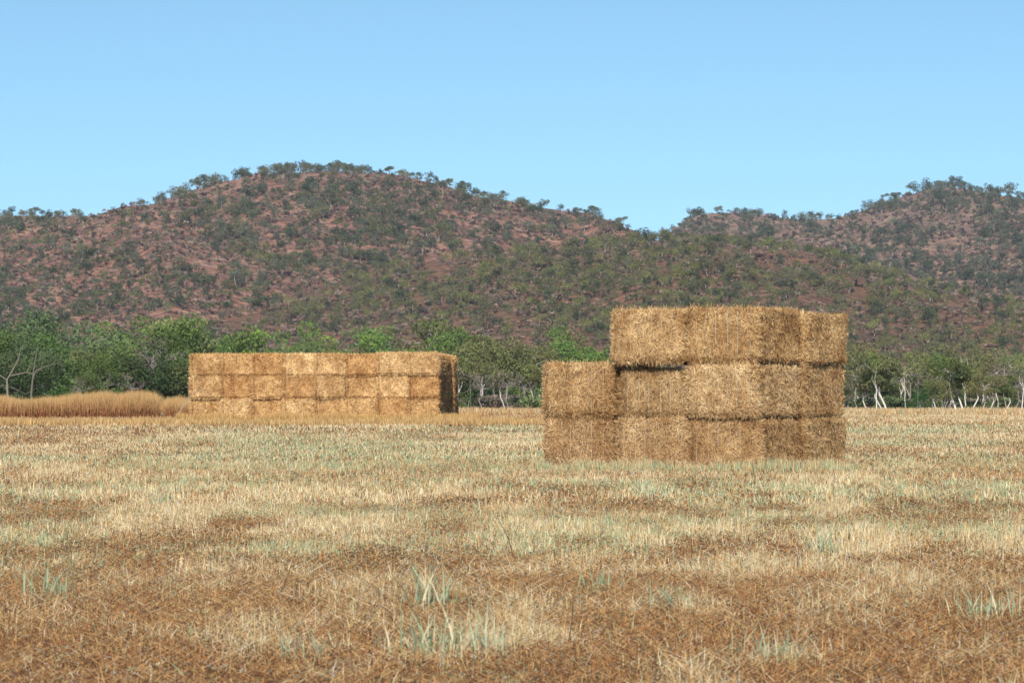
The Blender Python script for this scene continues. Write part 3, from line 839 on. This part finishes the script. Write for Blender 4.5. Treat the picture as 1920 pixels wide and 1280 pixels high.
# Geo.add takes (V, sizes, idx, col)
g = Geo(); rs = np.random.default_rng(42)
strew(g, 340000, 13.5, 24, 0.03, 0.12, 0.0038, 1.0, rs)
strew(g, 34000, 13.5, 26, 0.14, 0.34, 0.0032, 6.0, rs)
strew(g, 50000, 13.5, 24, 0.05, 0.18, 0.0042, 0.3, rs, clump=9)
strew(g, 340000, 24, 40, 0.03, 0.10, 0.0052, 0.8, rs)
strew(g, 40000, 24, 40, 0.05, 0.16, 0.006, 0.2, rs, clump=8)
strew(g, 280000, 40, 66, 0.03, 0.12, 0.0085, 0.7, rs, 1.2)
strew(g, 30000, 40, 66, 0.06, 0.17, 0.010, 0.1, rs, 1.2, clump=8)
strew(g, 210000, 66, 110, 0.03, 0.12, 0.014, 0.6, rs, 1.15)
strew(g, 210000, 110, 200, 0.05, 0.15, 0.020, 0.4, rs, 1.12)
strew(g, 50000, 200, 262, 0.15, 0.40, 0.045, 0.0, rs, 1.12)
o = obj("grass", g.build("grass", M_grass)); tag(o, "dry straw-coloured stubble and grass with blue-green blades over the whole field", "grass", kind="stuff")

# tall dry grass bank at the left, and the long orange grass about the far stack
def tall(n, pxa, pxb, ya, yb, h0, h1, wd, cstem, ctip, g, ragged=0.25):
    y = rs.uniform(ya, yb, n); px = rs.uniform(pxa, pxb, n); x = (px - 960) / F * y
    hh = h0 + (h1 - h0) * rs.random(n)
    hh *= 1 - ragged + 2 * ragged * fbm(px / 38.0, y / 8, 2, 3)
    if ragged == .38: hh *= 0.84 + 0.24 * np.exp(-((px - 235) / 55.0) ** 2) - 0.30 * np.exp(-((px - 303) / 8.0) ** 2)
    P = np.stack([x, y, ground_z(x, y) - .02], 1)
    v = 0.6 + 0.7 * rs.random((n, 1))
    dk = np.where(rs.random((n, 1)) < .15, .55, 1)
    g.add(*blades(P, hh, np.abs(rs.normal(.15, .3, n)), rs.random(n) * 6.283, wd * (.6 + .8 * rs.random(n)), np.array(cstem) * v * dk, np.array(ctip) * v, rs.normal(0, .8, n)))
g = Geo()
tall(70000, -90, 298, 172, 192, 0.60, 1.25, .022, (.26, .085, .035), (.60, .38, .16), g, .38)
tall(12000, 310, 372, 174, 190, 0.65, 1.12, .017, (.30, .095, .035), (.60, .38, .16), g, .38)
o = obj("tall_grass", g.build("tall_grass", M_grass)); tag(o, "bank of tall red-brown grass with golden tips left of the long stack", "grass", kind="stuff")
g = Geo()
tall(9000, 330, 905, 141.0, 144.0, 0.2, 0.42, .028, (.46, .25, .08), (.60, .38, .15), g, .4)
tall(11000, -60, 1020, 128, 141.0, 0.12, 0.30, .026, (.46, .26, .09), (.60, .40, .18), g, .4)
tall(42000, -90, 2010, 200, 250, 0.15, 0.42, .020, (.48, .29, .13), (.66, .49, .26), g, .5)
tall(1500, 995, 1605, 58.6, 60.7, 0.08, 0.24, .010, (.55, .36, .16), (.66, .50, .27), g, .7)
tall(1500, 995, 1605, 58.6, 60.7, 0.08, 0.20, .010, (.30, .38, .22), (.36, .44, .27), g, .9)
o = obj("long_grass", g.build("long_grass", M_grass)); tag(o, "loose fringe of longer orange grass at the far edge of the field and about the stacks", "grass", kind="stuff")

g = Geo(); n = 5200
u = rs.uniform(-4.4, 3.6, n); off_ = np.abs(rs.normal(0, .35, n))
cx, sx = math.cos(TN), math.sin(TN)
lx = np.where(u < 0, NC[0] + u * cx - off_ * sx, NC[0] + u * sx + off_ * cx); lyy = np.where(u < 0, NC[1] - u * sx - off_ * cx, NC[1] + u * cx - off_ * sx)
P = np.stack([lx, lyy, ground_z(lx, lyy) + rs.random(n) * .10], 1)
cc_ = STRAW[rs.choice(6, n, p=STRAW_P)] * 1.05
g.add(*blades(P, rs.uniform(.06, .22, n), rs.uniform(.9, 1.5, n), rs.random(n) * 6.283, np.full(n, .009), cc_, cc_, rs.normal(0, .8, n)))
o = obj("loose_straw", g.build("loose_straw", M_grass)); tag(o, "loose straw fallen round the foot of the near stack", "straw", kind="stuff")

# single leafy tufts and stalks that stand out in the foreground
def tuft_mesh(seed, n, h, wd, cols, spread):
    rs_ = np.random.default_rng(seed); g = Geo()
    P = np.stack([rs_.normal(0, spread, n), rs_.normal(0, spread, n), np.full(n, -.01)], 1)
    az = rs_.random(n) * 6.283
    c = np.array(cols)[rs_.integers(len(cols), size=n)] * (.85 + .3 * rs_.random((n, 1)))
    g.add(*blades(P, h * (.45 + .6 * rs_.random(n)), np.abs(rs_.normal(.4, .4, n)), az, wd * (.7 + .6 * rs_.random(n)), c * .95, c, rs_.normal(0, .5, n)))
    return g.build("grass_tuft", M_grass)
TE = (0.27, 0.36, 0.21); TE2 = (0.38, 0.44, 0.28); PL = (0.62, 0.53, 0.34)
TM = [tuft_mesh(1, 60, .21, .0065, [TE, TE2, PL], .08), tuft_mesh(2, 30, .26, .0075, [TE, TE2, PL], .05), tuft_mesh(3, 44, .16, .006, [TE2, PL, PL], .045), tuft_mesh(4, 24, .17, .007, [TE, TE2], .05)]
tl = [(830, 1235, 0, 1.1, "largest blue-green tuft, spreading low in the brown foreground"), (812, 1150, 1, 1.15, "tall narrow blue-green tuft behind the largest one"),
      (560, 1240, 2, 1.0, "pale bleached tuft left of the largest blue-green one"), (1245, 1150, 3, 1.1, "short blue-green tuft standing in pale straw, lower middle"),
      (1540, 1040, 1, 1.0, "upright green tuft in the pale stubble below the near stack"), (95, 1130, 3, 1.2, "small green tuft near the lower left corner"),
      (925, 1232, 2, 0.95, "grey-white tuft just right of the largest blue-green one"), (1210, 935, 1, 1.0, "distant green tuft in the stubble before the near stack"),
      (1850, 1165, 0, .9, "green and straw tuft at the far right of the foreground"), (1450, 1245, 0, .85, "tuft of mixed green and straw blades near the bottom edge right of centre"),
      (1120, 1115, 3, 0.9, "small green tuft amid brown grass, right of the tall narrow tuft"), (300, 950, 1, .9, "green tuft in the pale middle field at the left")]
for px, py, v, s, lb in tl:
    y = CAMZ * F / (py - HY); x = (px - 960) / F * y
    o = obj("grass_tuft", TM[v]); o.location = (x, y, float(ground_z(x, y))); o.rotation_euler = (0, 0, R.uniform(0, 6)); o.scale = (s * 1.3,) * 3
    tag(o, lb, "grass tuft", "leafy tufts standing out of the stubble")
for px, py, ln, ax, lb in [(965, 1050, .30, -.12, "dark leaning stalk poking out of the pale stubble in the middle"), (1063, 1215, .24, .03, "upright dark stalk in the brown foreground right of centre"),
                           (750, 1055, .2, -.16, "thin dark stalk leaning over the brown grass left of centre"), (520, 1130, .2, .08, "short dark stalk in the brown grass at lower left")]:
    y = CAMZ * F / (py - HY); x = (px - 960) / F * y; g = Geo()
    tube(g, [(0, 0, -.02), (ax * .45 + .01, .01, ln * .5), (ax, 0, ln)], [.003, .0025, .0015], (.09, .05, .03), 5)
    o = obj("dry_stalk", g.build("dry_stalk", M_bark)); o.location = (x, y, float(ground_z(x, y)))
    tag(o, lb, "stalk", "dark dry stalks in the foreground")

# ------------------------------------------------------------------ air
bpy_box = Geo()
hx, y0, y1, z0, z1 = 9500, -60, 9400, -5, 130
Vb = [(-hx, y0, z0), (hx, y0, z0), (hx, y1, z0), (-hx, y1, z0), (-hx, y0, z1), (hx, y0, z1), (hx, y1, z1), (-hx, y1, z1)]
Mh, _t, _p = new_mat("haze")
_t.nodes.remove(_p)
pv = _t.nodes.new("ShaderNodeVolumePrincipled")
pv.inputs["Color"].default_value = (0.72, 0.84, 1.0, 1); pv.inputs["Density"].default_value = 0.000065
pv.inputs["Anisotropy"].default_value = 0.0
_t.links.new(pv.outputs[0], _t.nodes["Material Output"].inputs["Volume"])
bpy_box.add(Vb, [4] * 6, [0, 3, 2, 1, 4, 5, 6, 7, 0, 1, 5, 4, 1, 2, 6, 5, 2, 3, 7, 6, 3, 0, 4, 7], (1, 1, 1))
o = obj("haze", bpy_box.build("haze", Mh)); tag(o, "thin blue air between the field and the hills", "haze", kind="stuff")
